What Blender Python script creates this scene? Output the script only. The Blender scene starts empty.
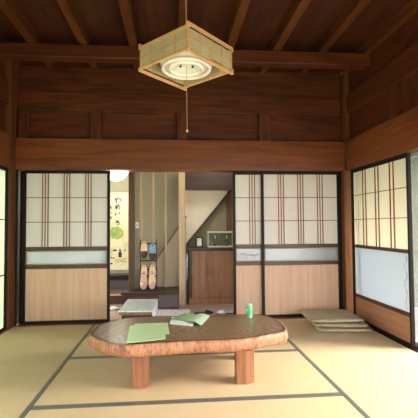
import bpy, bmesh, math, random
from mathutils import Vector, Matrix
random.seed(7)
S = bpy.context.scene
COL = S.collection

# ------------------------------------------------------------ materials
def newmat(name):
    m = bpy.data.materials.new(name); m.use_nodes = True
    nt = m.node_tree; b = nt.nodes['Principled BSDF']
    return m, nt, b
def lin(c):
    return tuple(((v/255)/12.92 if v/255 <= .04045 else ((v/255+.055)/1.055)**2.4) for v in c) + (1,)
def plain(name, rgb, rough=.6, metal=0, spec=.5, var=0.0, scale=30, bump=0.0, bscale=200):
    m, nt, b = newmat(name)
    b.inputs['Roughness'].default_value = rough; b.inputs['Metallic'].default_value = metal
    b.inputs['Specular IOR Level'].default_value = spec
    tc = nt.nodes.new('ShaderNodeTexCoord')
    n = nt.nodes.new('ShaderNodeTexNoise'); n.inputs['Scale'].default_value = scale; n.inputs['Detail'].default_value = 4
    nt.links.new(tc.outputs['Object'], n.inputs['Vector'])
    r = nt.nodes.new('ShaderNodeValToRGB'); c = lin(rgb)
    r.color_ramp.elements[0].position = .3; r.color_ramp.elements[1].position = .7
    r.color_ramp.elements[0].color = tuple(x*(1-var) for x in c[:3])+(1,)
    r.color_ramp.elements[1].color = tuple(min(1, x*(1+var)) for x in c[:3])+(1,)
    nt.links.new(n.outputs['Fac'], r.inputs['Fac']); nt.links.new(r.outputs['Color'], b.inputs['Base Color'])
    if bump:
        n2 = nt.nodes.new('ShaderNodeTexNoise'); n2.inputs['Scale'].default_value = bscale
        nt.links.new(tc.outputs['Object'], n2.inputs['Vector'])
        bp = nt.nodes.new('ShaderNodeBump'); bp.inputs['Strength'].default_value = bump; bp.inputs['Distance'].default_value = .004
        nt.links.new(n2.outputs['Fac'], bp.inputs['Height']); nt.links.new(bp.outputs['Normal'], b.inputs['Normal'])
    return m
def wood(name, dark, light, axis='X', grain=14, rough=.45, spec=.4, stretch=.06, bump=.15, dist=1.5, coat=0):
    m, nt, b = newmat(name); L = nt.links
    tc = nt.nodes.new('ShaderNodeTexCoord'); mp = nt.nodes.new('ShaderNodeMapping')
    sc = [1, 1, 1]; sc['XYZ'.index(axis)] = stretch; mp.inputs['Scale'].default_value = sc
    L.new(tc.outputs['Object'], mp.inputs['Vector'])
    n = nt.nodes.new('ShaderNodeTexNoise'); n.inputs['Scale'].default_value = grain; n.inputs['Detail'].default_value = 7
    n.inputs['Roughness'].default_value = .62; n.inputs['Distortion'].default_value = dist
    L.new(mp.outputs['Vector'], n.inputs['Vector'])
    r = nt.nodes.new('ShaderNodeValToRGB'); r.color_ramp.elements[0].position = .33; r.color_ramp.elements[1].position = .68
    r.color_ramp.elements[0].color = lin(dark); r.color_ramp.elements[1].color = lin(light)
    L.new(n.outputs['Fac'], r.inputs['Fac']); L.new(r.outputs['Color'], b.inputs['Base Color'])
    b.inputs['Roughness'].default_value = rough; b.inputs['Specular IOR Level'].default_value = spec
    b.inputs['Coat Weight'].default_value = coat; b.inputs['Coat Roughness'].default_value = .2
    bp = nt.nodes.new('ShaderNodeBump'); bp.inputs['Strength'].default_value = bump; bp.inputs['Distance'].default_value = .005
    L.new(n.outputs['Fac'], bp.inputs['Height']); L.new(bp.outputs['Normal'], b.inputs['Normal'])
    return m
def translucent(name, rgb, trans, transp=0.0, gloss=0.0, bump=0.0, bscale=60, ribs=0, ribaxis='X'):
    """diffuse sheet that lets light through: paper or frosted glass"""
    m, nt, b = newmat(name); L = nt.links; c = lin(rgb)
    nt.nodes.remove(b); out = nt.nodes['Material Output']
    d = nt.nodes.new('ShaderNodeBsdfDiffuse'); t = nt.nodes.new('ShaderNodeBsdfTranslucent')
    d.inputs['Color'].default_value = c; t.inputs['Color'].default_value = c
    tc = nt.nodes.new('ShaderNodeTexCoord')
    if ribs:
        w = nt.nodes.new('ShaderNodeTexWave'); w.bands_direction = ribaxis; w.inputs['Scale'].default_value = ribs
        w.inputs['Distortion'].default_value = .4; w.inputs['Detail'].default_value = 1
        L.new(tc.outputs['Object'], w.inputs['Vector'])
        r = nt.nodes.new('ShaderNodeValToRGB')
        r.color_ramp.elements[0].color = tuple(x*.90 for x in c[:3])+(1,); r.color_ramp.elements[1].color = c
        L.new(w.outputs['Fac'], r.inputs['Fac'])
        for s in (d, t): L.new(r.outputs['Color'], s.inputs['Color'])
    mx = nt.nodes.new('ShaderNodeMixShader'); mx.inputs[0].default_value = trans
    L.new(d.outputs[0], mx.inputs[1]); L.new(t.outputs[0], mx.inputs[2]); last = mx
    if transp:
        tr = nt.nodes.new('ShaderNodeBsdfTransparent'); m2 = nt.nodes.new('ShaderNodeMixShader'); m2.inputs[0].default_value = transp
        L.new(last.outputs[0], m2.inputs[1]); L.new(tr.outputs[0], m2.inputs[2]); last = m2
    if gloss:
        g = nt.nodes.new('ShaderNodeBsdfGlossy'); g.inputs['Roughness'].default_value = .25
        m3 = nt.nodes.new('ShaderNodeMixShader'); m3.inputs[0].default_value = gloss
        L.new(last.outputs[0], m3.inputs[1]); L.new(g.outputs[0], m3.inputs[2]); last = m3
        if bump:
            n = nt.nodes.new('ShaderNodeTexNoise'); n.inputs['Scale'].default_value = bscale
            L.new(tc.outputs['Object'], n.inputs['Vector'])
            bp = nt.nodes.new('ShaderNodeBump'); bp.inputs['Strength'].default_value = bump; bp.inputs['Distance'].default_value = .01
            L.new(n.outputs['Fac'], bp.inputs['Height']); L.new(bp.outputs['Normal'], g.inputs['Normal']); L.new(bp.outputs['Normal'], d.inputs['Normal'])
    L.new(last.outputs[0], out.inputs['Surface'])
    return m
def emis(name, rgb, s):
    m, nt, b = newmat(name); b.inputs['Base Color'].default_value = lin(rgb)
    b.inputs['Emission Color'].default_value = lin(rgb); b.inputs['Emission Strength'].default_value = s
    return m
def printed(name, base, ink, scale=60, thr=.55, stretch=(1, 3, 1)):
    m, nt, b = newmat(name); L = nt.links; b.inputs['Roughness'].default_value = .45
    tc = nt.nodes.new('ShaderNodeTexCoord'); mp = nt.nodes.new('ShaderNodeMapping'); mp.inputs['Scale'].default_value = stretch
    L.new(tc.outputs['Object'], mp.inputs['Vector'])
    n = nt.nodes.new('ShaderNodeTexNoise'); n.inputs['Scale'].default_value = scale; n.inputs['Detail'].default_value = 3
    L.new(mp.outputs['Vector'], n.inputs['Vector'])
    r = nt.nodes.new('ShaderNodeValToRGB'); r.color_ramp.elements[0].position = thr; r.color_ramp.elements[1].position = thr+.12
    r.color_ramp.elements[0].color = lin(base); r.color_ramp.elements[1].color = lin(ink)
    L.new(n.outputs['Fac'], r.inputs['Fac']); L.new(r.outputs['Color'], b.inputs['Base Color'])
    return m

BEAM_D, BEAM_L = (64, 30, 14), (104, 56, 28)
M = {}
for ax in 'XYZ':
    M['beam'+ax] = wood('old_beam_wood_'+ax, BEAM_D, BEAM_L, ax, 7, .42, .4, .10, .2, 2.2)
    M['lintel'+ax] = wood('lintel_wood_'+ax, (98, 52, 26), (138, 80, 45), ax, 9, .35, .5, .08, .12, 1.6)
    M['joist'+ax] = wood('joist_wood_'+ax, (72, 38, 15), (112, 66, 28), ax, 10, .4, .4, .08)
M['plank'] = wood('upper_plank_wood', (62, 28, 13), (106, 54, 26), 'X', 5, .5, .35, .12, .15, 3)
M['post'] = wood('post_wood', (78, 46, 24), (116, 74, 42), 'Z', 10, .55, .2, .06)
M['ceilboard'] = wood('ceiling_board_wood', (56, 28, 14), (84, 44, 22), 'Y', 8, .6, .3, .08)
M['lacquer'] = plain('black_lacquer', (20, 14, 11), .5, spec=.25, var=.2)
M['railwood'] = plain('dark_brown_rail', (74, 40, 26), .35, var=.2)
M['bar'] = wood('lattice_bar_wood', (116, 70, 48), (156, 106, 78), 'Z', 20, .5)
M['paper'] = translucent('white_ribbed_paper', (244, 240, 238), .22, ribs=18)
M['shojipaper'] = translucent('backlit_shoji_paper', (224, 221, 204), .48, ribs=0)
M['greenpaper'] = translucent('pale_green_frosted_glass', (222, 234, 210), .55, gloss=.0)
M['frost'] = translucent('frosted_glass', (204, 216, 226), .35, transp=.6, gloss=.10, bump=.2)
M['frostback'] = translucent('backlit_frosted_glass', (204, 214, 222), .36, gloss=.08, bump=.4, bscale=40)
M['board'] = wood('door_board_wood', (192, 156, 130), (212, 176, 150), 'Z', 30, .4, .4, .04, .05, .5)
M['sidebd'] = wood('side_door_board_wood', (150, 104, 72), (172, 124, 90), 'Y', 18, .4, .4, .06, .05, .5)
M['greyframe'] = plain('grey_green_bead', (126, 120, 104), .4, var=.1)
M['metal'] = plain('brushed_aluminium', (186, 196, 212), .4, .3)
M['brass'] = plain('dark_brass', (90, 80, 60), .35, .8)
def tatami_mat_():
    m, nt, b = newmat('woven_tatami'); L = nt.links; b.inputs['Roughness'].default_value = .62
    b.inputs['Specular IOR Level'].default_value = .35
    tc = nt.nodes.new('ShaderNodeTexCoord'); w = nt.nodes.new('ShaderNodeTexWave'); w.bands_direction = 'Y'
    w.inputs['Scale'].default_value = 40; w.inputs['Distortion'].default_value = 1.2
    L.new(tc.outputs['Object'], w.inputs['Vector'])
    n = nt.nodes.new('ShaderNodeTexNoise'); n.inputs['Scale'].default_value = 5; n.inputs['Detail'].default_value = 6
    L.new(tc.outputs['Object'], n.inputs['Vector'])
    mx = nt.nodes.new('ShaderNodeMixRGB'); mx.inputs[0].default_value = .5
    L.new(n.outputs['Fac'], mx.inputs[1]); L.new(w.outputs['Color'], mx.inputs[2])
    r = nt.nodes.new('ShaderNodeValToRGB'); r.color_ramp.elements[0].color = lin((186, 162, 122)); r.color_ramp.elements[1].color = lin((216, 192, 156))
    L.new(mx.outputs[0], r.inputs['Fac']); L.new(r.outputs['Color'], b.inputs['Base Color'])
    bp = nt.nodes.new('ShaderNodeBump'); bp.inputs['Strength'].default_value = .15; bp.inputs['Distance'].default_value = .002
    L.new(w.outputs['Fac'], bp.inputs['Height']); L.new(bp.outputs['Normal'], b.inputs['Normal'])
    return m
M['tatami'] = tatami_mat_()
M['heri'] = printed('tatami_border_cloth', (92, 94, 88), (136, 136, 122), 120, .55, (1, 1, 1))
M['hallfloor'] = wood('hall_floor_wood', (150, 122, 108), (186, 160, 146), 'X', 12, .28, .6, .06)
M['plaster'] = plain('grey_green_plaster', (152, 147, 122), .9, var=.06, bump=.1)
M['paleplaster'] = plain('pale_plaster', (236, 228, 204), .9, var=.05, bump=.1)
M['stairpanel'] = wood('stair_side_board', (172, 156, 136), (194, 178, 156), 'Z', 6, .6, .3, .1, .05)
M['darkwood'] = wood('dark_hall_wood', (48, 34, 27), (72, 54, 43), 'X', 10, .45)
M['cabwood'] = wood('cabinet_wood', (122, 84, 58), (158, 116, 84), 'Z', 12, .45, .4, .08)
M['cabframe'] = wood('cabinet_frame_wood', (62, 40, 30), (84, 58, 44), 'X', 12, .4)
M['palewood'] = wood('pale_slat_wood', (176, 150, 116), (206, 182, 146), 'Z', 20, .5)
M['lampwood'] = wood('pale_lamp_wood', (206, 160, 108), (230, 190, 140), 'X', 20, .5)
M['lamppaper'] = translucent('lamp_paper', (226, 220, 190), .5)
M['white'] = plain('white_enamel', (235, 235, 228), .35)
M['tube'] = plain('white_fluorescent_tube', (245, 245, 240), .2)
M['cord'] = plain('pale_cord', (200, 170, 110), .6)
M['globe'] = emis('lit_globe_shade', (255, 250, 240), 1.1)

# table top with growth rings
def ringwood():
    m, nt, b = newmat('slab_ring_wood'); L = nt.links
    tc = nt.nodes.new('ShaderNodeTexCoord'); mp = nt.nodes.new('ShaderNodeMapping')
    mp.inputs['Location'].default_value = (-.42, .02, 0); mp.inputs['Scale'].default_value = (1.0, 1.9, 0.01)
    n = nt.nodes.new('ShaderNodeTexNoise'); n.inputs['Scale'].default_value = 3.0; n.inputs['Detail'].default_value = 3
    L.new(tc.outputs['Object'], mp.inputs['Vector']); L.new(mp.outputs['Vector'], n.inputs['Vector'])
    add = nt.nodes.new('ShaderNodeMixRGB'); add.blend_type = 'ADD'; add.inputs[0].default_value = .35
    L.new(mp.outputs['Vector'], add.inputs[1]); L.new(n.outputs['Color'], add.inputs[2])
    w = nt.nodes.new('ShaderNodeTexWave'); w.wave_type = 'RINGS'; w.rings_direction = 'Z'
    w.inputs['Scale'].default_value = 4.5; w.inputs['Distortion'].default_value = 1.2; w.inputs['Detail'].default_value = 3
    L.new(add.outputs[0], w.inputs['Vector'])
    r = nt.nodes.new('ShaderNodeValToRGB'); r.color_ramp.elements[0].color = lin((104, 76, 50)); r.color_ramp.elements[1].color = lin((138, 108, 76))
    L.new(w.outputs['Fac'], r.inputs['Fac']); L.new(r.outputs['Color'], b.inputs['Base Color'])
    b.inputs['Roughness'].default_value = .36; b.inputs['Specular IOR Level'].default_value = .5; b.inputs['Coat Weight'].default_value = .15; b.inputs['Coat Roughness'].default_value = .2
    return m
M['slab'] = ringwood()
M['slabrim'] = plain('dark_bark_rim', (74, 40, 24), .35, var=.5, scale=40)
M['live'] = wood('live_edge_wood', (126, 78, 56), (190, 138, 102), 'Z', 26, .5, .4, .3, .6, 2)
M['tleg'] = wood('table_leg_wood', (112, 68, 44), (152, 102, 70), 'Z', 14, .4, .4, .08)

# ------------------------------------------------------------ mesh helpers
def NB(): return bmesh.new()
def box(bm, x0, x1, y0, y1, z0, z1, bev=0, mi=0):
    v = [bm.verts.new((x, y, z)) for x in (x0, x1) for y in (y0, y1) for z in (z0, z1)]
    fs = [(0, 1, 3, 2), (4, 6, 7, 5), (0, 4, 5, 1), (2, 3, 7, 6), (0, 2, 6, 4), (1, 5, 7, 3)]
    F = [bm.faces.new([v[i] for i in f]) for f in fs]
    for f in F: f.material_index = mi
    if bev:
        es = list({e for f in F for e in f.edges})
        bmesh.ops.bevel(bm, geom=es, offset=bev, segments=2, affect='EDGES', profile=.5)
    return bm
def obox(bm, a, b, w, d, up=(0, 1, 0)):
    """bar from a to b, width w, depth d along up"""
    a, b = Vector(a), Vector(b); t = (b-a).normalized(); u = Vector(up).normalized(); s = t.cross(u).normalized()
    vs = [bm.verts.new(p + s*w/2*i + u*d/2*j) for p in (a, b) for i, j in ((-1, -1), (1, -1), (1, 1), (-1, 1))]
    for f in ((0, 1, 2, 3), (7, 6, 5, 4), (0, 4, 5, 1), (1, 5, 6, 2), (2, 6, 7, 3), (3, 7, 4, 0)): bm.faces.new([vs[i] for i in f])
def prism(bm, pts, h0, h1, plane='XY'):
    def P(a, b, h): return {'XY': (a, b, h), 'XZ': (a, h, b), 'YZ': (h, a, b)}[plane]
    A = [bm.verts.new(P(a, b, h0)) for a, b in pts]; B = [bm.verts.new(P(a, b, h1)) for a, b in pts]
    bm.faces.new(A); bm.faces.new(B[::-1]); n = len(pts)
    for i in range(n): bm.faces.new([A[i], B[i], B[(i+1) % n], A[(i+1) % n]])
def lathe(bm, prof, c=(0, 0, 0), n=32):
    rings = []
    for r, z in prof:
        rings.append([bm.verts.new((c[0]+r*math.cos(2*math.pi*k/n), c[1]+r*math.sin(2*math.pi*k/n), c[2]+z)) for k in range(n)] if r > 1e-6
                     else [bm.verts.new((c[0], c[1], c[2]+z))])
    for a, b in zip(rings, rings[1:]):
        for k in range(n):
            q = [a[k % len(a)], a[(k+1) % len(a)], b[(k+1) % len(b)], b[k % len(b)]]
            u = []
            for v in q:
                if v not in u: u.append(v)
            if len(u) > 2: bm.faces.new(u)
def tube(bm, pts, r, n=8):
    pts = [Vector(p) for p in pts]; rings = []
    for i, p in enumerate(pts):
        t = (pts[min(i+1, len(pts)-1)]-pts[max(i-1, 0)]).normalized()
        a = t.cross(Vector((0, 0, 1)) if abs(t.z) < .9 else Vector((1, 0, 0))).normalized(); b = t.cross(a)
        rr = r[i] if isinstance(r, (list, tuple)) else r
        rings.append([bm.verts.new(p + (a*math.cos(2*math.pi*k/n)+b*math.sin(2*math.pi*k/n))*rr) for k in range(n)])
    for a, b in zip(rings, rings[1:]):
        for k in range(n): bm.faces.new([a[k], a[(k+1) % n], b[(k+1) % n], b[k]])
    bm.faces.new(rings[0][::-1]); bm.faces.new(rings[-1])
def torus(bm, c, R, r, n=40, m=10):
    rings = []
    for i in range(n):
        a = 2*math.pi*i/n
        rings.append([bm.verts.new((c[0]+(R+r*math.cos(2*math.pi*j/m))*math.cos(a), c[1]+(R+r*math.cos(2*math.pi*j/m))*math.sin(a), c[2]+r*math.sin(2*math.pi*j/m))) for j in range(m)])
    for i in range(n):
        for j in range(m):
            bm.faces.new([rings[i][j], rings[(i+1) % n][j], rings[(i+1) % n][(j+1) % m], rings[i][(j+1) % m]])
def link(name, bm, mat, parent=None, smooth=False, base=None):
    """one mesh object; vertices are given in world space and moved to the parent's base"""
    bmesh.ops.recalc_face_normals(bm, faces=bm.faces[:])
    off = Vector((0, 0, 0))
    if parent is not None:
        p = parent
        while p is not None: off += p.location; p = p.parent
    elif base is not None: off = Vector(base)
    bmesh.ops.translate(bm, verts=bm.verts[:], vec=-off)
    me = bpy.data.meshes.new(name); bm.to_mesh(me); bm.free()
    if smooth:
        for f in me.polygons: f.use_smooth = True
    o = bpy.data.objects.new(name, me); COL.objects.link(o)
    for mm in (mat if isinstance(mat, (list, tuple)) else [mat]): me.materials.append(mm)
    if parent is not None: o.parent = parent
    elif base is not None: o.location = base
    return o
def empty(name, loc, label=None, cat=None, group=None, kind=None):
    o = bpy.data.objects.new(name, None); COL.objects.link(o); o.location = loc; o.empty_display_size = .05
    return tag(o, label, cat, group, kind)
def tag(o, label=None, cat=None, group=None, kind=None):
    if label: o['label'] = label
    if cat: o['category'] = cat
    if group: o['group'] = group
    if kind: o['kind'] = kind
    return o
def struct(name, bm, mat, parent=None, **k):
    o = link(name, bm, mat, parent, **k)
    if parent is None: o['kind'] = 'structure'
    return o
def copy_tree(o, parent=None):
    c = o.copy(); COL.objects.link(c)
    if parent is not None: c.parent = parent
    for ch in list(o.children): copy_tree(ch, c)
    return c
def B(*a, **k):
    bm = NB(); box(bm, *a, **k); return bm

# ------------------------------------------------------------ room constants
XL, XR, YB, ZL, ZH = -1.80, 2.13, 4.93, 1.78, 2.145
YR = -1.2          # the open garden side behind the viewer
ZT = 3.02

# floor: tatami mats
fl = struct('floor', B(XL-.1, XR+.1, YR, YB+.02, -.12, -.052), M['darkwood'])
def mat_(x0, x1, y0, y1, along, side=0):
    t = link('tatami_mat', B(x0+.001, x1-.001, y0+.001, y1-.001, -.05, 0, bev=.004), M['tatami'], fl)
    bm = NB()
    if along == 'Y':
        if side < 0: box(bm, x1-.03, x1-.001, y0+.002, y1-.002, -.049, .0015)
        else: box(bm, x0+.001, x0+.03, y0+.002, y1-.002, -.049, .0015)
    else: box(bm, x0+.002, x1-.002, y0+.001, y0+.03, -.049, .0015); box(bm, x0+.002, x1-.002, y1-.03, y1-.001, -.049, .0015)
    link('cloth_border', bm, M['heri'], t)
mx0, mx1 = -.87, 1.115
for y0, y1 in ((2.93, 4.88), (.98, 2.93), (YR, .98)):
    mat_(XL+.016, mx0, y0, y1, 'Y', -1); mat_(mx1, XR-.002, y0, y1, 'Y', 1)
for y0, y1 in ((3.66, 4.88), (2.69, 3.66), (1.72, 2.69), (.75, 1.72), (-.22, .75), (YR, -.22)):
    mat_(mx0, mx1, y0, y1, 'X')

# back wall: sill, lintel, short posts, planks
trim = 0
def trim_(bm, m, **k):
    global trim; trim += 1
    return struct('trim_%d' % trim, bm, m, **k)
trim_(B(XL+.05, XR-.03, 4.882, 5.08, -.06, .004, bev=.002), M['lintelX'])           # sill with grooves
trim_(B(XL+.0125, XR-.0015, 4.90, 5.10, ZL, ZH, bev=.006), M['lintelX'])               # big lintel
trim_(B(XL+.02, XR-.02, 4.95, 5.06, 2.48, 2.71, bev=.006), M['plank'])             # beam above
struct('wall_back', B(XL-.1, XR+.1, 5.0, 5.06, ZH-.01, 3.2), M['plank'])
trim_(B(XL+.02, XR-.02, 4.965, 5.0, 2.715, ZT, bev=.004), M['beamX'])
for a, b in ((-1.8+.04, -1.66), (-.949, -.828), (.068, .188), (1.067, 1.204)):
    trim_(B(a, b, 4.905, 5.01, ZH+.001, 2.479, bev=.004), M['beamZ'])
# corner posts
trim_(B(XL-.12, XL+.012, 4.75, 5.0, -.05, ZT+.1, bev=.006), M['post'])
trim_(B(XR-.045, XR+.12, 4.84, 5.08, -.05, ZL+.002, bev=.004), M['post'])
trim_(B(XR-.001, XR+.12, 4.85, 5.08, ZL+.003, ZT+.1, bev=.004), M['post'])
# side walls above the lintels
for s, X in ((1, XR), (-1, XL)):
    nm = 'wall_right' if s > 0 else 'wall_left'
    a, b = (X, X+.10) if s > 0 else (X-.10, X)
    trim_(B(a, b, YR, 4.84 if s > 0 else 4.749, ZL, ZH, bev=.005), M['lintelY'])
    a2, b2 = (X+.05, X+.1) if s > 0 else (X-.1, X-.05)
    struct(nm, B(a2, b2, YR, 5.0, ZH-.01, 3.2), M['plank'])
    a3, b3 = (X+.01, X+.09) if s > 0 else (X-.09, X-.01)
    trim_(B(a3, b3, YR, 4.84 if s > 0 else 4.749, 2.48, 2.72, bev=.005), M['beamY'])
    for y in (3.71, 2.70, 1.7, .7, -.3):
        trim_(B(a3+(.0 if s > 0 else 0), b3, y, y+.13, ZH, 2.48, bev=.004), M['beamZ'])
# garden side behind the viewer: opening up to the lintel
struct('wall_front', B(XL-.1, XR+.1, YR-.12, YR, 1.80, 3.2), M['plank'])  # unseen wall, closed above the lintel to block high light
struct('light_block_front_left', B(XL-.1, -.5, YR-.12, YR, -.1, 1.799), M['plaster'])  # unseen blocker, added to keep daylight off the left of the room
# ceiling
struct('ceiling', B(XL-.1, XR+.1, YR-.1, 5.06, ZT+.09, ZT+.12), M['ceilboard'])
for k in range(8):
    x = -1.46 + .51*k
    trim_(B(x, x+.085, YR, 4.965, ZT-.02, ZT+.09, bev=.004), M['joistY'])
trim_(B(XL-.05, XR+.05, 4.30, 4.44, 2.865, ZT-.021, bev=.006), M['beamX'])
trim_(B(XL, XR, 1.10, 1.26, 2.865, ZT-.021, bev=.006), M['beamX'])

# ------------------------------------------------------------ sliding doors of the back wall
dn = 0
def slide_door(x0, w, y, bars=3):
    """lattice sliding door, face at y, 3.4 cm thick"""
    global dn; dn += 1
    r = empty('door_%d' % dn, (x0+w/2, y+.017, 0), kind='structure')
    x1 = x0+w; y1 = y+.03
    bm = NB(); box(bm, x0, x0+.032, y, y1, .006, 1.776, bev=.003); box(bm, x1-.032, x1, y, y1, .006, 1.776, bev=.003)
    box(bm, x0+.032, x1-.032, y+.001, y1-.001, 1.74, 1.775); box(bm, x0+.032, x1-.032, y+.001, y1-.001, .006, .04)
    link('frame', bm, M['lacquer'], r)
    xi0, xi1 = x0+.033, x1-.033
    for z0, z1 in ((.843, .886), (.632, .676)):
        link('rail', B(xi0, xi1, y+.002, y1-.002, z0, z1, bev=.004), M['railwood'], r)
    link('paper_panel', B(xi0, xi1, y+.014, y+.018, .887, 1.739), M['paper'], r)
    bm = NB()
    cw = (xi1-xi0)
    for g in (.232, .498, .764):
        c = xi0+cw*g
        offs = (-.032, 0, .032) if bars == 3 else (-.02, .02)
        for o_ in offs: box(bm, c+o_-.0045, c+o_+.0045, y+.004, y+.0135, .887, 1.739)
    for z in (1.456, 1.172): box(bm, xi0, xi1, y+.006, y+.0137, z-.004, z+.004)
    link('lattice', bm, M['bar'], r)
    gl = link('glass_pane', B(xi0+.012, xi1-.012, y+.012, y+.016, .69, .83), M['frost'], r)
    bm = NB(); box(bm, xi0, xi1, y+.006, y+.022, .677, .69); box(bm, xi0, xi1, y+.006, y+.022, .83, .842)
    box(bm, xi0, xi0+.012, y+.006, y+.022, .69, .83); box(bm, xi1-.012, xi1, y+.006, y+.022, .69, .83)
    link('glass_bead', bm, M['greyframe'], r)
    link('lower_board', B(xi0, xi1, y+.010, y+.018, .041, .631), M['board'], r)
    return r
slide_door(-1.757, .985, 4.975)         # behind
slide_door(-1.708, .985, 4.935)         # left front
dA = slide_door(.742, .957, 4.975)      # right, behind, with etched flowers
dB = slide_door(1.085, .985, 4.935)     # right front
# etched flower sprays in the strip of glass of the rear right door
bm = NB()
for k in range(16):
    cx = .82+.016*k+random.uniform(-.006, .006); cz = .755+.022*math.sin(k*.9)+random.uniform(-.02, .02)
    a0 = random.uniform(0, 3); rr = random.uniform(.009, .016)
    prism(bm, [(cx+rr*math.cos(a0+j*1.05)*(1 if j % 2 else .55), cz+rr*math.sin(a0+j*1.05)*(1 if j % 2 else .55)) for j in range(6)], 4.984, 4.9865, 'XZ')
link('etched_pattern', bm, plain('blue_grey_etching', (104, 128, 150), .5), dA)
# black stop between the frame and the left post
trim_(B(-1.788, -1.774, 4.93, 5.06, 0.004, ZL, bev=.003), M['lacquer'])
trim_(B(2.071, 2.084, 4.93, 5.06, 0.004, ZL), M['lacquer'])

# ------------------------------------------------------------ side doors
def side_door(X, y0, y1, s, kind):
    """door in a side wall; s=+1: room lies towards -X"""
    global dn; dn += 1
    xa, xb = (X, X+.034) if s > 0 else (X-.034, X)
    r = empty('door_%d' % dn, ((xa+xb)/2, (y0+y1)/2, 0), kind='structure')
    bm = NB(); zt = 1.775
    box(bm, xa, xb, y0, y0+.03, .006, zt, bev=.003); box(bm, xa, xb, y1-.05, y1, .006, zt, bev=.003)
    box(bm, xa+.001, xb-.001, y0+.03, y1-.05, 1.735, zt); box(bm, xa+.001, xb-.001, y0+.03, y1-.05, .006, .035)
    link('frame', bm, M['lacquer'], r)
    a, b = y0+.031, y1-.051
    xm = xa+.012 if s > 0 else xb-.016
    f = (xa+.003, xa+.0115) if s > 0 else (xb-.0115, xb-.003)
    if kind == 'shoji':
        for z0, z1 in ((.85, .885), (.27, .312)):
            link('rail', B(xa+.002, xb-.002, a, b, z0, z1, bev=.004), M['railwood'], r)
        link('paper_panel', B(xm, xm+.004, a, b, .886, 1.734), M['shojipaper'], r)
        bm = NB()
        for g in (.245, .50, .765):
            c = b-(b-a)*g
            for o_ in (-.033, .033): box(bm, *f, c+o_-.007, c+o_+.007, .886, 1.734)
        for z in (1.461, 1.179): box(bm, f[0]+.002, f[1], a, b, z-.004, z+.004)
        link('lattice', bm, M['bar'], r)
        g = link('glass_pane', B(xm, xm+.004, a, b, .313, .849), M['frostback'], r)
        bm = NB(); random.seed(3)
        for k in range(26):
            cz = .34+.019*k; cy = a+.06+.02*math.sin(k*.7)+random.uniform(-.012, .012); rr = random.uniform(.006, .013)
            prism(bm, [(cy+rr*math.cos(j*1.26+k), cz+rr*math.sin(j*1.26+k)) for j in range(5)], xm-.0015, xm-.0003, 'YZ')
        link('etched_pattern', bm, plain('pale_etching', (150, 160, 168), .5), g)
        link('lower_board', B(xm-.004, xm+.006, a, b, .036, .269), M['sidebd'], r)
    else:
        link('glass_pane', B(xm, xm+.004, a, b, .036, 1.734), M['greenpaper'], r)
        bm = NB()
        for z in (.6, 1.2): box(bm, *f, a, b, z-.006, z+.006)
        link('glazing_bar', bm, M['lacquer'], r)
    return r
side_door(XR+.02, 3.585, 4.79, 1, 'shoji')
for y0 in (3.79, 2.83, 1.87):
    side_door(XL-.004, y0, y0+.955, -1, 'glass')
trim_(B(XL-.09, XL+.015, YR, 4.749, -.06, .004), M['lintelY'])
trim_(B(XR, XR+.11, YR, 4.84, -.06, .004), M['lacquer'])
# the aluminium framed door slid back behind the shoji
dn += 1
r = empty('door_%d' % dn, (XR+.10, 3.95, 0), kind='structure')
bm = NB(); box(bm, XR+.085, XR+.115, 3.50, 3.54, .006, 1.775, bev=.003); box(bm, XR+.085, XR+.115, 4.60, 4.64, .006, 1.775, bev=.003)
box(bm, XR+.086, XR+.114, 3.54, 4.60, 1.74, 1.774); box(bm, XR+.086, XR+.114, 3.54, 4.60, .006, .05)
link('frame', bm, M['metal'], r)
link('glass_pane', B(XR+.098, XR+.101, 3.54, 4.60, .05, 1.74), translucent('clear_pane', (235, 240, 240), .5, transp=.97, gloss=.02), r)

# ------------------------------------------------------------ veranda on the right
struct('floor_veranda', B(XR+.11, 3.75, YR, 5.4, -.12, -.01), wood('veranda_boards', (112, 108, 112), (132, 128, 132), 'Y', 10, .35, .5, .05))
struct('wall_veranda', B(XR+.10, 3.75, 5.4, 5.5, -.1, 2.4), plain('veranda_wall_plaster', (84, 86, 72), .9, var=.06))
struct('ceiling_veranda', B(XR+.10, 3.9, YR, 5.4, 2.2, 2.26), M['ceilboard'])
# garden ground outside
g = struct('floor_garden', B(-30, 30, -40, 30, -.60, -.50), plain('garden_gravel', (150, 150, 128), .95, var=.15, scale=3))

# ------------------------------------------------------------ hall behind the opening
struct('floor_hall', B(-2.6, 2.6, 5.08, 7.2, -.12, -.004), M['hallfloor'])
struct('ceiling_hall', B(-2.6, 2.6, 5.06, 7.2, 2.55, 2.6), M['ceilboard'])
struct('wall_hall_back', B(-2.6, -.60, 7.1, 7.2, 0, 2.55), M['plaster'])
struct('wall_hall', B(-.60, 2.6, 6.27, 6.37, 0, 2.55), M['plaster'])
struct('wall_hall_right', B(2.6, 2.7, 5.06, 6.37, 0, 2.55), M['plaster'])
trim_(B(-.605, -.525, 5.88, 6.0, 0, 2.549, bev=.004), wood('brown_hall_post', (72, 54, 40), (98, 74, 54), 'Z', 12, .4))
trim_(B(.100, .190, 5.86, 5.95, 0, 2.549, bev=.004), M['palewood'])
struct('wall_hall_nib', B(-.524, -.455, 5.93, 5.96, 0, 2.549), M['plaster'])
trim_(B(.191, 2.6, 5.99, 6.08, 1.64, 2.0, bev=.004), M['darkwood'])
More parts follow.
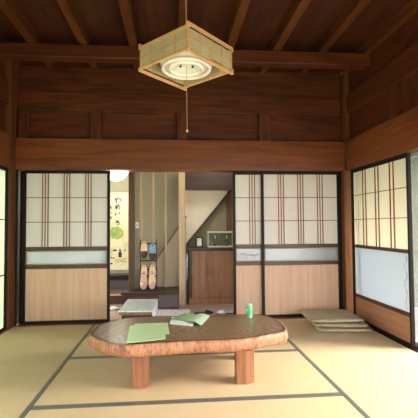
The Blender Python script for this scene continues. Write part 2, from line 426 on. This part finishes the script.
# pale plaster over the slope of the stair, slope board, plaster below stays grey
k = 6.2/5.9
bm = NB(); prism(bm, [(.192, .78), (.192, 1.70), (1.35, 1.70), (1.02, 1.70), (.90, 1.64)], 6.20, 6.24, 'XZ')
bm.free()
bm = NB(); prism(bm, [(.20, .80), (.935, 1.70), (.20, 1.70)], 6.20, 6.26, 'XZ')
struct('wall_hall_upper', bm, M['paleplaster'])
bm = NB(); obox(bm, (.16, 6.20, .765), (1.02, 6.20, 1.80), .035, .06, (0, 1, 0))
trim_(bm, M['darkwood'])
trim_(B(.835, .895, 6.18, 6.26, .0, 1.64), wood('red_brown_post', (96, 54, 32), (130, 78, 48), 'Z', 12))

# staircase side seen left of the big post
st = empty('staircase', (-.2, 6.15, 0), 'wooden staircase side panel rising to the right behind the slatted screen', 'staircase')
bm = NB(); prism(bm, [(-.54, 0.0), (-.54, .17), (.21, 1.25), (.21, 0.0)], 6.10, 6.13, 'XZ'); link('side_panel', bm, M['stairpanel'], st)
bm = NB(); obox(bm, (-.53, 6.115, .20), (.21, 6.115, 1.262), .03, .045, (0, 1, 0)); link('stringer', bm, wood('stringer_wood', (112, 92, 72), (140, 118, 94), 'X', 8), st)
for i in range(5):
    link('tread', B(-.50+.14*i, -.34+.14*i, 6.14, 6.265, .19+.2*i-.0, .215+.2*i), M['stairpanel'], st)
# slatted screen
sc = empty('slatted_screen', (-.2, 5.95, .235), 'tall pale wooden slats standing in front of the grey stair wall', 'screen')
for x in (-.434, -.262, -.086):
    link('slat', B(x-.014, x+.014, 6.0, 6.045, .236, 2.35, bev=.003), M['palewood'], sc)
link('top_rail', B(-.452, .098, 6.0, 6.045, 2.351, 2.40), M['palewood'], sc)
# step
sp = empty('wooden_step', (-.3, 5.9, 0), 'dark brown wooden step up to the stairs, below the slipper rack', 'step')
link('tread', B(-.68, .098, 5.60, 5.975-.12, .205, .235, bev=.003), M['darkwood'], sp)
link('step_top', B(-.52, .098, 5.855, 6.09, .205, .235), M['darkwood'], sp)
bm = NB(); box(bm, -.66, .09, 5.62, 5.66, 0, .205); box(bm, -.66, -.62, 5.66, 5.85, 0, .205); box(bm, .05, .09, 5.66, 5.85, 0, .205)
link('riser', bm, M['cabframe'], sp)
link('front_panel', B(-.18, .075, 5.612, 5.62, .035, .19), plain('purple_grey_panel', (88, 76, 78), .5, var=.1), sp)

# light switch
o = empty('light_switch', (-.489, 5.93, 1.09), 'small cream light switch on the narrow wall beside the brown hall post', 'light switch')
link('plate', B(-.512, -.466, 5.922, 5.93, 1.09, 1.175, bev=.003), M['white'], o)
link('rocker', B(-.499, -.479, 5.917, 5.922, 1.115, 1.15), plain('cream_rocker', (196, 180, 140), .4), o)

# globe lamp
o = empty('globe_lamp', (-.868, 6.5, 1.82), 'round glowing white globe lamp hanging above the hanging banner', 'lamp')
bm = NB(); lathe(bm, [(max(0, .21*math.sin(math.pi*i/16)), -.21*math.cos(math.pi*i/16)+.21) for i in range(17)], (-.868, 6.5, 1.82)); link('shade', bm, M['globe'], o, True)
bm = NB(); lathe(bm, [(0, 0), (.05, 0), (.05, .04), (.01, .05), (.01, .3155), (0, .3155)], (-.868, 6.5, 2.235), 16); link('cap', bm, M['brass'], o)

# banner with brush lettering
BY = 7.02
bn = empty('hanging_banner', (-.88, BY, .38), 'cream hanging banner with black brush writing and a green leaf painting', 'banner')
link('cloth', B(-1.10, -.725, BY, BY+.012, .39, 1.675), printed('banner_cloth', (196, 188, 152), (178, 170, 132), 6, .5, (1, 1, 1)), bn)
link('top_rod', B(-1.12, -.705, BY-.012, BY+.024, 1.66, 1.69), M['palewood'], bn)
ink = plain('black_ink', (24, 22, 20), .7)
def stroke(bm, pts, w, y=BY-.002):
    for a, b in zip(pts, pts[1:]):
        obox(bm, (a[0], y, a[1]), (b[0], y, b[1]), w*random.uniform(.75, 1.2), .003, (0, 1, 0))
bm = NB()
def glyph(cx, cz, s, strokes, w=.014):
    for st_ in strokes: stroke(bm, [(cx+x*s, cz+z*s) for x, z in st_], w)
ya = [[(-.5, .1), (0, .35), (.5, .3), (.5, -.05), (.1, -.1)], [(-.05, .6), (.05, .35)], [(-.4, .5), (-.1, -.6)]]
me_ = [[(-.4, .4), (-.1, -.3)], [(.2, .5), (-.2, -.4), (-.45, -.1), (-.1, .25), (.35, .2), (.45, -.2), (.1, -.5)]]
i_ = [[(-.4, .3), (-.35, -.3), (-.15, -.15)], [(.3, .3), (.45, -.1)]]
ro = [[(-.35, .4), (.3, .4), (-.35, -.05), (.3, .1), (.35, -.3), (-.1, -.5)]]
for (cx, cz, s, gph) in ((-.90, 1.545, .095, ya), (-.90, 1.44, .09, me_), (-.905, 1.33, .085, i_), (-.905, 1.18, .08, ro)): glyph(cx, cz, s, gph)
for (cx, cz, s, gph) in ((-1.02, 1.43, .055, ro), (-1.02, 1.34, .05, i_), (-1.02, 1.26, .055, me_)): glyph(cx, cz, s, gph, .011)
link('brush_lettering', bm, ink, bn)
bm = NB(); random.seed(11)
blob = [(-.925+.115*math.cos(t*math.pi/9)*(1+.12*math.sin(t*2.3)), 1.01+.105*math.sin(t*math.pi/9)*(1+.12*math.cos(t*3.1))) for t in range(18)]
prism(bm, blob, BY-.004, BY-.001, 'XZ'); link('painted_leaf', bm, plain('leaf_green_paint', (132, 150, 74), .8, var=.3, scale=14), bn)
bm = NB(); prism(bm, [(-.885, .60), (-.835, .60), (-.83, .67), (-.845, .69), (-.85, .74), (-.87, .74), (-.875, .69), (-.89, .67)], BY-.004, BY-.001, 'XZ')
link('painted_figure', bm, ink, bn)
bm = NB()
for cx, cz, rr in ((-1.0, .60, .014), (-.965, .59, .016), (-1.0, .50, .02), (-.78, .715, .015), (-.96, .715, .02), (-.93, .72, .02)):
    prism(bm, [(cx+rr*math.cos(j), cz+rr*.8*math.sin(j)) for j in range(6)], BY-.004, BY-.001, 'XZ')
link('painted_dots', bm, ink, bn)
bm = NB(); stroke(bm, [(-.94, .56), (-.75, .575)], .012); stroke(bm, [(-.93, .525), (-.85, .54), (-.75, .52)], .016)
link('painted_branch', bm, plain('olive_paint', (150, 140, 50), .8), bn)

# shoe cabinet and low ledge under the banner
o = empty('shoe_cabinet', (-.95, 6.85, 0), 'low black shoe cabinet standing under the hanging banner', 'cabinet')
link('body', B(-1.6, -.66, 6.70, 7.0, 0, .27, bev=.004), plain('dark_grey_paint', (70, 62, 64), .45, var=.15), o)
link('top_board', B(-1.62, -.64, 6.68, 7.0, .271, .34, bev=.004), M['lacquer'], o)
o = empty('entry_ledge', (-1.05, 6.25, 0), 'dark brown wooden ledge with a pale edge in front of the shoe cabinet', 'ledge')
link('body', B(-1.7, -.66, 6.10, 6.55, 0, .135), M['cabframe'], o)
link('edge_strip', B(-1.7, -.66, 6.085, 6.10, .12, .145), M['palewood'], o)

# hall cabinet
cb = empty('hall_cabinet', (.60, 6.05, 0), 'brown wooden cabinet with dark top standing right of the big pale hall post', 'cabinet')
link('body', B(.245, 1.20, 5.94, 6.195, .0, .775, bev=.004), M['cabframe'], cb)
link('top_board', B(.225, 1.22, 5.90, 6.195, .776, .805, bev=.004), M['cabframe'], cb)
for a, b in ((.285, .545), (.5455, 1.15)):
    d = link('door', B(a, b, 5.925, 5.94, .09, .755, bev=.003), M['cabwood'], cb)
    link('knob', B((b if a < .3 else a)-(.035 if a < .3 else -.02), (b if a < .3 else a)-(.02 if a < .3 else -.035), 5.918, 5.9245, .42, .50, bev=.002), M['brass'], d)
link('base_rail', B(.245, 1.20, 5.922, 5.94, .0, .085), M['cabwood'], cb)
# display case
c = empty('glass_case', (.72, 6.05, .806), 'small glass display case with cream edges on top of the hall cabinet', 'display case')
bm = NB(); x0, x1, y0, y1, z0, z1 = .516, .90, 5.92, 6.12, .806, 1.035
box(bm, x0, x1, y0, y1, z0, z0+.018); box(bm, x0, x1, y0, y1, z1-.022, z1)
for x in (x0, x1-.01):
    for y in (y0, y1-.01): box(bm, x, x+.01, y, y+.01, z0+.018, z1-.022)
link('frame', bm, plain('cream_edge', (206, 204, 170), .4), c)
link('back_panel', B(x0+.01, x1-.01, y1-.008, y1-.002, z0+.018, z1-.022), plain('moss_green_backing', (92, 90, 50), .7, var=.15, scale=10), c)
link('glass_front', B(x0+.01, x1-.01, y0+.003, y0+.006, z0+.018, z1-.022), translucent('case_glass', (220, 230, 220), .5, transp=.98, gloss=.01), c)
for x, nm, lb in ((.628, 'figurine', 'tiny pale figurine at left inside the glass display case'), (.80, 'figurine', 'tiny pale figurine at right inside the glass display case')):
    o = empty(nm, (x, 6.0, .8245), lb, 'figurine', 'figurines in the glass case')
    bm = NB(); lathe(bm, [(0, 0), (.022, 0), (.012, .02), (.005, .03), (.005, .105), (0, .105)], (x, 6.0, .8245), 14); link('stand', bm, M['darkwood'], o, True)
    bm = NB(); lathe(bm, [(0, 0), (.009, .004), (.012, .014), (.008, .026), (.010, .034), (.006, .045), (0, .048)], (x, 6.0, .9285), 14)
    link('body', bm, plain('pale_figure', (214, 204, 170), .5), o, True)
# photo frame
o = empty('photo_frame', (.397, 6.02, .806), 'small dark framed card leaning at the left end of the cabinet top', 'photo frame')
bm = NB(); a, b, z0, z1 = .345, .449, .806, .955
box(bm, a, a+.016, 6.0, 6.012, z0, z1); box(bm, b-.016, b, 6.0, 6.012, z0, z1); box(bm, a+.016, b-.016, 6.0, 6.012, z0, z0+.016); box(bm, a+.016, b-.016, 6.0, 6.012, z1-.016, z1)
link('frame', bm, M['lacquer'], o)
link('card', B(a+.016, b-.016, 6.004, 6.009, z0+.016, z1-.016), printed('framed_card', (232, 232, 214), (150, 160, 120), 30, .56, (1, 1, 1)), o)
bm = NB(); obox(bm, (.397, 6.016, .90), (.397, 6.06, .808), .02, .004, (0, .9, .4)); link('easel_back', bm, M['lacquer'], o)
# folded umbrella
o = empty('folded_umbrella', (.213, 5.91, .30), 'slim folded umbrella in blue and silver hanging between pale post and cabinet', 'umbrella')
bm = NB(); tube(bm, [(.212, 5.885, .34), (.212, 5.885, .40), (.213, 5.885, .60), (.213, 5.885, .70), (.213, 5.885, .72)], [.004, .011, .016, .014, .006], 12)
link('canopy', bm, plain('silver_blue_cloth', (150, 172, 196), .35, .2, var=.3, scale=20), o, True)
bm = NB(); tube(bm, [(.213, 5.885, .72), (.213, 5.885, .77), (.213, 5.883, .80)], .005, 8); link('handle', bm, M['lacquer'], o, True)
bm = NB(); tube(bm, [(.212, 5.885, .31), (.212, 5.885, .34)], .003, 8)
link('tip', bm, M['lacquer'], o, True)

# ------------------------------------------------------------ slippers
def sole_outline(n=28, L=.25, W=.10):
    pts = []
    for k in range(n):
        t = 2*math.pi*k/n; z = math.cos(t); x = math.sin(t)
        ww = W/2*(1.0 + .08*z)
        pts.append((x*abs(x)**-.25*ww if abs(x) > 1e-6 else 0, -z*L/2*1.0))
    return pts
M['slipsole'] = printed('beige_check_insole', (226, 196, 160), (206, 160, 128), 70, .5, (1, 1, 1))
M['slipblue'] = printed('blue_insole', (110, 152, 178), (150, 184, 200), 50, .5, (1, 1, 1))
M['slippink'] = printed('pink_check_insole', (214, 178, 156), (190, 140, 124), 90, .5, (1, 1, 1))
M['slipdark'] = plain('dark_brown_upper', (58, 44, 36), .6, var=.2)
M['slipnavy'] = plain('navy_upper', (32, 38, 50), .4, var=.2)
M['slippale'] = plain('pale_blue_upper', (188, 204, 222), .4, var=.1)
def slipper(label, loc, insole, upper, group, rx=0, rz=0):
    """sole lies along local Y (toe at -Y), top faces +Z"""
    r = empty('slipper', (0, 0, 0), label, 'slipper', group)
    bm = NB(); prism(bm, [(x, y) for x, y in sole_outline()], 0, .012, 'XY'); link('sole', bm, M['slipdark'], r)
    bm = NB(); prism(bm, [(x*.95, y*.97) for x, y in sole_outline()], .0125, .017, 'XY'); link('insole', bm, insole, r)
    bm = NB(); prism(bm, [(.014*math.cos(j*math.pi/5), .095+.009*math.sin(j*math.pi/5)) for j in range(10)], .0172, .0182); link('heel_mark', bm, M['slipdark'], r)
    bm = NB(); rows = []
    for i in range(8):
        y = -.122+.014*i; hw = .0525*math.sqrt(max(0.02, 1-((y+.02)/.108)**2)) if y < -.02 else .0525
        h = .012+.03*math.sin(math.pi/2*min(1, (i+.6)/6))
        rows.append([bm.verts.new((hw*math.cos(math.pi*j/10), y, .004+h*math.sin(math.pi*j/10))) for j in range(11)])
    for a, b in zip(rows, rows[1:]):
        for j in range(10): bm.faces.new([a[j], a[j+1], b[j+1], b[j]])
    o = link('upper', bm, upper, r, True)
    md = o.modifiers.new('thick', 'SOLIDIFY'); md.thickness = .003
    r.location = loc; r.rotation_euler = (rx, 0, rz)
    return r
rows_ = ((.785, 5.885), (.455, 5.885), (.367, 5.805))
tilt = math.radians(80)
for ri, (zc, yc) in enumerate(rows_):
    for ci, x in enumerate((-.388, -.272)):
        ins = M['slipblue'] if (ri == 0 and ci == 1) else M['slipsole'] if ri < 2 or ci else M['slippink']
        lab = ['slipper at the %s hanging heel up on the %s of the slipper rack' % (('left', 'right')[ci], ('top', 'middle row', 'lowest row')[ri])][0]
        lab = ('blue ' if (ri == 0 and ci == 1) else 'beige ')+lab
        slipper(lab, (x, yc, zc-(.03 if ri == 0 and ci else 0)), ins, M['slipdark'] if ri < 2 else M['slippink'], 'slippers on the rack', rx=tilt)
rk = empty('slipper_rack', (-.33, 5.94, .236), 'narrow dark upright slipper rack holding slippers on the wooden step', 'rack')
bm = NB()
for x in (-.445, -.215): box(bm, x-.006, x+.006, 5.935, 5.955, .25, .93)
link('side_rail', bm, M['darkwood'], rk)
for z, y in ((.62, 5.92), (.50, 5.92), (.265, 5.845), (.86, 5.92)):
    link('cross_bar', B(-.439, -.221, y, 5.955, z, z+.02), M['darkwood'], rk)
link('foot', B(-.451, -.209, 5.91, 5.985, .2355, .25), M['darkwood'], rk)
slipper('dark navy slipper on the hall floor beyond the slab table', (.40, 5.30, -.003), M['slipnavy'], M['slipnavy'], 'slippers on the hall floor', rz=math.radians(95))
slipper('pale blue slipper on the hall floor near the right sliding doors', (.69, 5.29, -.003), M['slippale'], M['slippale'], 'slippers on the hall floor', rz=math.radians(-85))
slipper('white slipper left of the wooden step on the hall floor', (-.83, 5.72, -.003), M['white'], M['white'], 'slippers on the hall floor', rz=math.radians(80))
# newspaper on the floor
bm = NB(); prism(bm, [(-.19, 5.19), (.22, 5.17), (.24, 5.56), (-.185, 5.60)], -.003, .006, 'XY')
tag(link('newspaper', bm, printed('newsprint', (236, 230, 230), (150, 132, 140), 60, .52, (1, 1.5, 1)), base=(.02, 5.38, -.003)), 'folded newspaper with speckled print on the hall floor behind the slab table', 'newspaper')

# ------------------------------------------------------------ low stand with papers
ls = empty('low_stand', (-.34, 4.42, 0), 'low dark wooden stand between slab table and doorway under white papers', 'stand')
cor = [(-.515, 4.12), (-.197, 4.08), (-.166, 4.71), (-.488, 4.75)]
bm = NB(); prism(bm, cor, .255, .285, 'XY'); link('top_board', bm, M['cabwood'], ls)
bm = NB(); prism(bm, [(x*.97-.008, y) for x, y in [(-.50, 4.14), (-.212, 4.11), (-.185, 4.68), (-.475, 4.72)]], .16, .254, 'XY'); link('apron', bm, M['darkwood'], ls)
for x, y in [(-.485, 4.16), (-.225, 4.13), (-.20, 4.66), (-.465, 4.70)]:
    link('leg', B(x-.018, x+.018, y-.018, y+.018, 0.0016, .159, bev=.003), M['darkwood'], ls)
pm = printed('pale_printed_sheet', (220, 232, 236), (160, 184, 190), 45, .55, (1, 2.5, 1))
bm = NB(); prism(bm, [(-.523, 4.113), (-.189, 4.071), (-.157, 4.726), (-.496, 4.77)], .2855, .297, 'XY')
pap = link('paper_stack', bm, pm, base=(-.34, 4.42, .2855)); tag(pap, 'pale printed papers covering the low stand in the doorway', 'papers')
bm = NB(); prism(bm, [(-.1935, 4.076), (-.1895, 4.073), (-.160, 4.72), (-.164, 4.723)], .17, .2852, 'XY'); link('hanging_sheet', bm, pm, pap)

# ------------------------------------------------------------ slab table
TB = Vector((.14, 3.25, 0))
outline = [(-.612, 3.147), (-.607, 3.343), (-.563, 3.478), (-.458, 3.599), (-.321, 3.671), (-.149, 3.69), (-.001, 3.686), (.156, 3.665), (.34, 3.656), (.556, 3.672), (.708, 3.673), (.807, 3.62), (.861, 3.514), (.883, 3.38), (.884, 3.183), (.86, 3.08), (.823, 3.026), (.729, 2.98), (.638, 2.936), (.578, 2.903), (.439, 2.866), (.266, 2.858), (.122, 2.858), (-.088, 2.834), (-.28, 2.822), (-.387, 2.848), (-.489, 2.939), (-.567, 3.051)]
def cr(P, m=5):
    out = []; n = len(P)
    for i in range(n):
        p0, p1, p2, p3 = [Vector(P[(i+j) % n]) for j in (-1, 0, 1, 2)]
        for k in range(m):
            t = k/m; out.append(.5*((2*p1)+(-p0+p2)*t+(2*p0-5*p1+4*p2-p3)*t*t+(-p0+3*p1-3*p2+p3)*t**3))
    return out
ol = cr(outline); cen = Vector((.14, 3.26)); n = len(ol)
tb = empty('slab_table', (TB.x, TB.y, 0), 'low live-edge wooden slab table with glossy brown ringed top', 'table')
random.seed(5); rad = [random.uniform(-.006, .006) for _ in ol]
def inset(v, d, z): 
    dr = (v-cen); l = dr.length; q = cen+dr*((l-d)/l); return (q.x, q.y, z)
bm = NB()
R1 = [bm.verts.new(inset(v, .012, .330)) for v in ol]; R2 = [bm.verts.new(inset(v, .040+.4*rad[i], .3305)) for i, v in enumerate(ol)]
C = [bm.verts.new(inset(v, .16, .331)) for v in ol]; cv = bm.verts.new((cen.x, cen.y, .331))
R0 = [bm.verts.new(inset(v, .014, .25)) for v in ol]; cb_ = bm.verts.new((cen.x, cen.y, .25))
for i in range(n):
    j = (i+1) % n
    f = bm.faces.new([R1[i], R1[j], R2[j], R2[i]]); f.material_index = 1
    bm.faces.new([R2[i], R2[j], C[j], C[i]]); bm.faces.new([C[i], C[j], cv]); bm.faces.new([R0[i], R0[j], R1[j], R1[i]]); bm.faces.new([R0[j], R0[i], cb_])
link('tabletop', bm, [M['slab'], M['slabrim']], tb)
bm = NB(); prof = [(.0115, .3295), (.002, .326), (-.004, .300), (-.002, .275), (.004, .255), (.02, .243), (.03, .240)]
rings = [[bm.verts.new(inset(v, d+rad[i]*(.3 if q in (0,) else 1)+.004*math.sin(i*1.7+q), z)) for i, v in enumerate(ol)] for q, (d, z) in enumerate(prof)]
inn = [[bm.verts.new(inset(v, .0135 if z > .3 else .0145 if z > .25 else .06, z)) for v in ol] for z in (.3295,)]
for a, b in zip(rings, rings[1:]):
    for i in range(n): bm.faces.new([a[i], a[(i+1) % n], b[(i+1) % n], b[i]])
bc = bm.verts.new((cen.x, cen.y, .242))
for i in range(n): bm.faces.new([rings[-1][i], rings[-1][(i+1) % n], bc])
link('live_edge', bm, M['live'], tb, True)
for x, y, w in ((-.222, 2.99, .062), (.515, 2.99, .066), (-.24, 3.50, .05), (.585, 3.50, .05)):
    bm = NB(); bv = [(x-w, y-w), (x+w*.1, y-w*1.1), (x+w, y-w*.8), (x+w*1.02, y+w), (x-w*.9, y+w*1.05)]
    prism(bm, bv, .0016, .2405, 'XY'); bmesh.ops.bevel(bm, geom=bm.edges[:], offset=.006, segments=2, affect='EDGES')
    link('leg', bm, M['tleg'], tb)

# papers on the table
gm = printed('pale_green_print', (196, 226, 168), (150, 190, 130), 55, .56, (1, 4, 1))
def sheet(name, pts, z, mat, label, cat, group=None, th=.0025, curl=0):
    bm = NB(); n_ = 8
    A, Bq, Cq, D_ = [Vector(p) for p in pts]; g1, g2 = [], []
    for i in range(n_+1):
        for j in range(n_+1):
            u, v = i/n_, j/n_; p = A*(1-u)*(1-v)+Bq*u*(1-v)+Cq*u*v+D_*(1-u)*v
            zz = z+curl*(u**3)+curl*.3*(1-v)**3
            g1.append(bm.verts.new((p.x, p.y, zz+th))); g2.append(bm.verts.new((p.x, p.y, zz)))
    N = n_+1
    for i in range(n_):
        for j in range(n_):
            q = [i*N+j, (i+1)*N+j, (i+1)*N+j+1, i*N+j+1]
            bm.faces.new([g1[k_] for k_ in q]); bm.faces.new([g2[k_] for k_ in q[::-1]])
    def side(ix):
        for a, b in zip(ix, ix[1:]): bm.faces.new([g1[a], g1[b], g2[b], g2[a]])
    side([i*N for i in range(N)]); side([i*N+n_ for i in range(N)]); side(list(range(N))); side([n_*N+j for j in range(N)])
    c = (A+Bq+Cq+D_)/4
    o = link(name, bm, mat, base=(c.x, c.y, z)); tag(o, label, cat, group); return o
sheet('flyer', [(-.285, 3.02), (-.02, 3.06), (-.035, 3.41), (-.30, 3.40)], .3325, gm, 'pale green printed flyer mostly under another at the left of the slab table', 'paper', 'green flyers', th=.003)
sheet('flyer', [(-.306, 2.84), (-.045, 2.90), (-.058, 3.33), (-.332, 3.33)], .3358, gm, 'pale green printed flyer on top at the left front of the slab table', 'paper', 'green flyers', curl=.003)
sheet('white_booklet', [(-.02, 3.37), (.16, 3.27), (.21, 3.62), (0.0, 3.60)], .3325, plain('white_page', (232, 236, 228), .5), 'white booklet lying under the open green booklet on the slab table', 'booklet', th=.006)
bk = empty('open_booklet', (.14, 3.47, .339), 'open green booklet lying on white booklet at the middle of the slab table', 'booklet')
for nm, pts, mt, cz in (('left_page', [(-.02, 3.50), (.115, 3.43), (.215, 3.66), (.09, 3.69)], plain('mid_green_page', (124, 164, 112), .45, var=.1), 0.0),
                    ('right_page', [(.116, 3.43), (.225, 3.25), (.325, 3.58), (.216, 3.66)], printed('light_green_page', (196, 222, 190), (168, 200, 160), 40, .55), .012)):
    bm = NB(); A, Bq, Cq, D_ = [Vector(p) for p in pts]; prev = None
    for i in range(9):
        u = i/8; p = A.lerp(Bq, u); q = D_.lerp(Cq, u); z = .3395+(.014*math.sin(math.pi*u) if cz else .008*math.sin(math.pi*u))
        cur = [bm.verts.new((p.x, p.y, z)), bm.verts.new((q.x, q.y, z)), bm.verts.new((q.x, q.y, z+.002)), bm.verts.new((p.x, p.y, z+.002))]
        if prev:
            for j in range(4): bm.faces.new([prev[j], cur[j], cur[(j+1) % 4], prev[(j+1) % 4]])
        else: bm.faces.new(cur)
        prev = cur
    bm.faces.new(prev[::-1]); link(nm, bm, mt, bk)

# drink can
cx, cy, cz = .655, 3.52, .3315
cn = empty('drink_can', (cx, cy, cz), 'small green drink can standing at the back right of the slab table', 'can')
bm = NB(); lathe(bm, [(.0262, .006), (.0290, .012), (.0290, .108), (.0262, .116)], (cx, cy, cz)); link('label_sleeve', bm, printed('green_can_print', (84, 160, 112), (160, 208, 160), 28, .5, (1, 1, 1)), cn, True)
bm = NB(); lathe(bm, [(0, .004), (.022, .002), (.024, 0), (.0262, .006)], (cx, cy, cz)); link('base', bm, M['metal'], cn, True)
bm = NB(); lathe(bm, [(.0262, .116), (.0245, .122), (.0225, .118), (0, .118)], (cx, cy, cz)); link('lid', bm, M['metal'], cn, True)
bm = NB(); torus(bm, (cx, cy-.006, cz+.1205), .009, .002, 20, 6); link('pull_tab', bm, M['metal'], cn, True)

# ------------------------------------------------------------ floor cushions
straw = printed('woven_straw', (174, 160, 132), (138, 126, 102), 90, .5, (1, 1, 1))
def cushion(loc, rz, th, label):
    bm = NB(); n_ = 14; h = .29; top, bot = {}, {}
    for i in range(n_+1):
        for j in range(n_+1):
            u, v = i/n_*2-1, j/n_*2-1
            e = max(0, (1-abs(u)**5))**.5*max(0, (1-abs(v)**5))**.5
            rr = 1-.02*(abs(u)*abs(v))**4
            top[i, j] = bm.verts.new((u*h*rr, v*h*rr, th/2+th/2*e*(.88+.12*(1-(u*u+v*v)/2))))
            bot[i, j] = bm.verts.new((u*h*rr, v*h*rr, th/2-th/2*e)) if 0 < i < n_ and 0 < j < n_ else top[i, j]
    for i in range(n_):
        for j in range(n_):
            bm.faces.new([top[i, j], top[i+1, j], top[i+1, j+1], top[i, j+1]])
            f = [bot[i, j], bot[i, j+1], bot[i+1, j+1], bot[i+1, j]]
            bm.faces.new(f)
    o = link('floor_cushion', bm, straw, smooth=True); o.location = loc; o.rotation_euler = (0, 0, rz)
    tag(o, label, 'cushion', 'stacked floor cushions')
    tf = NB(); 
    for a, b in ((0, 0),):
        for t in range(6):
            an = t*math.pi/3+.2; obox(tf, (0, 0, th*.985), (.035*math.cos(an), .035*math.sin(an), th*.985), .005, .003, (0, 0, 1))
    q = link('tuft', tf, plain('olive_thread', (96, 92, 50), .8)); q.parent = o
    return o
cushion((1.83, 4.44, .001), math.radians(-8), .046, 'woven straw floor cushion at the bottom of the stack by the right corner post')
cushion((1.80, 4.45, .048), math.radians(-11), .046, 'woven straw floor cushion in the middle of the stack by the corner')
cushion((1.735, 4.46, .095), math.radians(-3), .050, 'woven straw floor cushion on top of the stack by the corner')

# ------------------------------------------------------------ ceiling lamp
lx, ly, lz = .113, 3.02, 2.25
LP = empty('pendant_lamp', (lx, ly, lz), 'square pale wooden pendant lamp with paper lattice sides and round white light', 'lamp')
hs = .238            # half side
def rot_link(name, bm, mat, smooth=False, parent=LP):
    bmesh.ops.rotate(bm, verts=bm.verts[:], cent=(lx, ly, lz), matrix=Matrix.Rotation(math.radians(45), 3, 'Z'))
    return link(name, bm, mat, parent, smooth)
bm = NB(); e = .014
for s in (-1, 1):
    box(bm, lx-hs-e, lx+hs+e, ly+s*hs-.009, ly+s*hs+.009, lz, lz+.018)
    box(bm, lx+s*hs-.009, lx+s*hs+.009, ly-hs-e, ly+hs+e, lz+.0185, lz+.034)
rot_link('bottom_frame', bm, M['lampwood'])
bm = NB()
for s in (-1, 1):
    box(bm, lx-hs-e, lx+hs+e, ly+s*hs-.009, ly+s*hs+.009, lz+.19, lz+.208)
    box(bm, lx+s*hs-.009, lx+s*hs+.009, ly-hs-e, ly+hs+e, lz+.172, lz+.1895)
rot_link('top_frame', bm, M['lampwood'])
for ax, s in (('y', -1), ('y', 1), ('x', -1), ('x', 1)):
    bm = NB(); pb = NB()
    for t in (-.235, -.12, 0, .12, .235):
        if ax == 'y': box(bm, lx+t-.005, lx+t+.005, ly+s*hs-.006, ly+s*hs+.006, lz+.035, lz+.171)
        else: box(bm, lx+s*hs-.006, lx+s*hs+.006, ly+t-.005, ly+t+.005, lz+.035, lz+.171)
    if ax == 'y':
        box(bm, lx-.235, lx+.235, ly+s*hs-.0045, ly+s*hs+.0045, lz+.10, lz+.107); box(pb, lx-.228, lx+.228, ly+s*hs-.001, ly+s*hs+.001, lz+.036, lz+.170)
    else:
        box(bm, lx+s*hs-.0045, lx+s*hs+.0045, ly-.235, ly+.235, lz+.10, lz+.107); box(pb, lx+s*hs-.001, lx+s*hs+.001, ly-.228, ly+.228, lz+.036, lz+.170)
    sd = rot_link('lattice_side', bm, M['lampwood']); rot_link('paper', pb, M['lamppaper'], parent=sd)
bm = NB(); lathe(bm, [(0, .06), (.05, .06), (.055, .045), (.15, .045), (.192, .058), (.196, .09), (0, .11)], (lx, ly, lz)); link('reflector', bm, M['white'], LP, True)
for R_ in (.172, .118):
    bm = NB(); torus(bm, (lx, ly, lz+.032), R_, .014); link('ring_tube', bm, M['tube'], LP, True)
for a in (0, math.pi):
    bm = NB(); lathe(bm, [(0, .05), (.008, .048), (.008, .06), (0, .061)], (lx+.045*math.cos(a), ly+.045*math.sin(a), lz-.004), 10); link('screw', bm, M['lacquer'], LP)
bm = NB(); tube(bm, [(lx, ly, lz+.05), (lx, ly, lz-.10), (lx+.002, ly, lz-.43)], .0022, 6); pc = link('pull_cord', bm, M['cord'], LP)
bm = NB(); lathe(bm, [(0, 0), (.007, .004), (.009, .012), (.005, .022), (0, .024)], (lx+.002, ly, lz-.45), 12); link('cord_knob', bm, M['lampwood'], pc, True)
bm = NB(); tube(bm, [(lx, ly, lz+.10), (lx, ly, ZT+.06)], .004, 8); link('hanging_cord', bm, M['cord'], LP)
bm = NB(); lathe(bm, [(0, 0), (.04, .005), (.045, .03), (0, .03)], (lx, ly, ZT+.06), 20); link('ceiling_cap', bm, M['white'], LP, True)

LP.rotation_euler = (math.radians(-3), 0, 0)

# ------------------------------------------------------------ camera
f, yaw, pitch, roll, zc = 413.25, .0901, .0399, -.0072, 1.1204
fw = Vector((math.sin(yaw)*math.cos(pitch), math.cos(yaw)*math.cos(pitch), math.sin(pitch)))
rt = Vector((math.cos(yaw), -math.sin(yaw), 0)); up = rt.cross(fw)
r2 = rt*math.cos(roll)+up*math.sin(roll); u2 = -rt*math.sin(roll)+up*math.cos(roll)
cam = bpy.data.cameras.new('camera'); co = bpy.data.objects.new('camera', cam); COL.objects.link(co)
mt = Matrix((r2, u2, -fw)).transposed().to_4x4(); mt.translation = (0, 0, zc); co.matrix_world = mt
cam.sensor_width = 36; cam.lens = f/418*36; cam.clip_start = .05
S.camera = co

# ------------------------------------------------------------ light
w = bpy.data.worlds.new('sky'); S.world = w; w.use_nodes = True
bg = w.node_tree.nodes['Background']; bg.inputs['Color'].default_value = (.97, .97, .96, 1); bg.inputs['Strength'].default_value = 3.0
def sun(name, d, strength, angle, col):
    l = bpy.data.lights.new(name, 'SUN'); l.energy = strength; l.angle = math.radians(angle); l.color = col
    o = bpy.data.objects.new(name, l); COL.objects.link(o); o.rotation_euler = Vector(d).to_track_quat('-Z', 'Y').to_euler(); return o
sun('soft_sun', (-1.0, .25, -.66), 6.0, 30, (1, .93, .82))
def point(name, loc, e, r, col):
    l = bpy.data.lights.new(name, 'POINT'); l.energy = e; l.shadow_soft_size = r; l.color = col
    o = bpy.data.objects.new(name, l); COL.objects.link(o); o.location = loc; return o
point('globe_light', (-.868, 6.5, 1.6), 6, .2, (1, .95, .86))
point('hall_fill_light', (.7, 5.55, 2.3), 16, .25, (1, .95, .88))  # unseen fill lamp, added to brighten the hall

S.view_settings.view_transform = 'Standard'; S.view_settings.look = 'None'
S.view_settings.gamma = 1; S.view_settings.use_curve_mapping = False
S.view_settings.exposure = 1.25
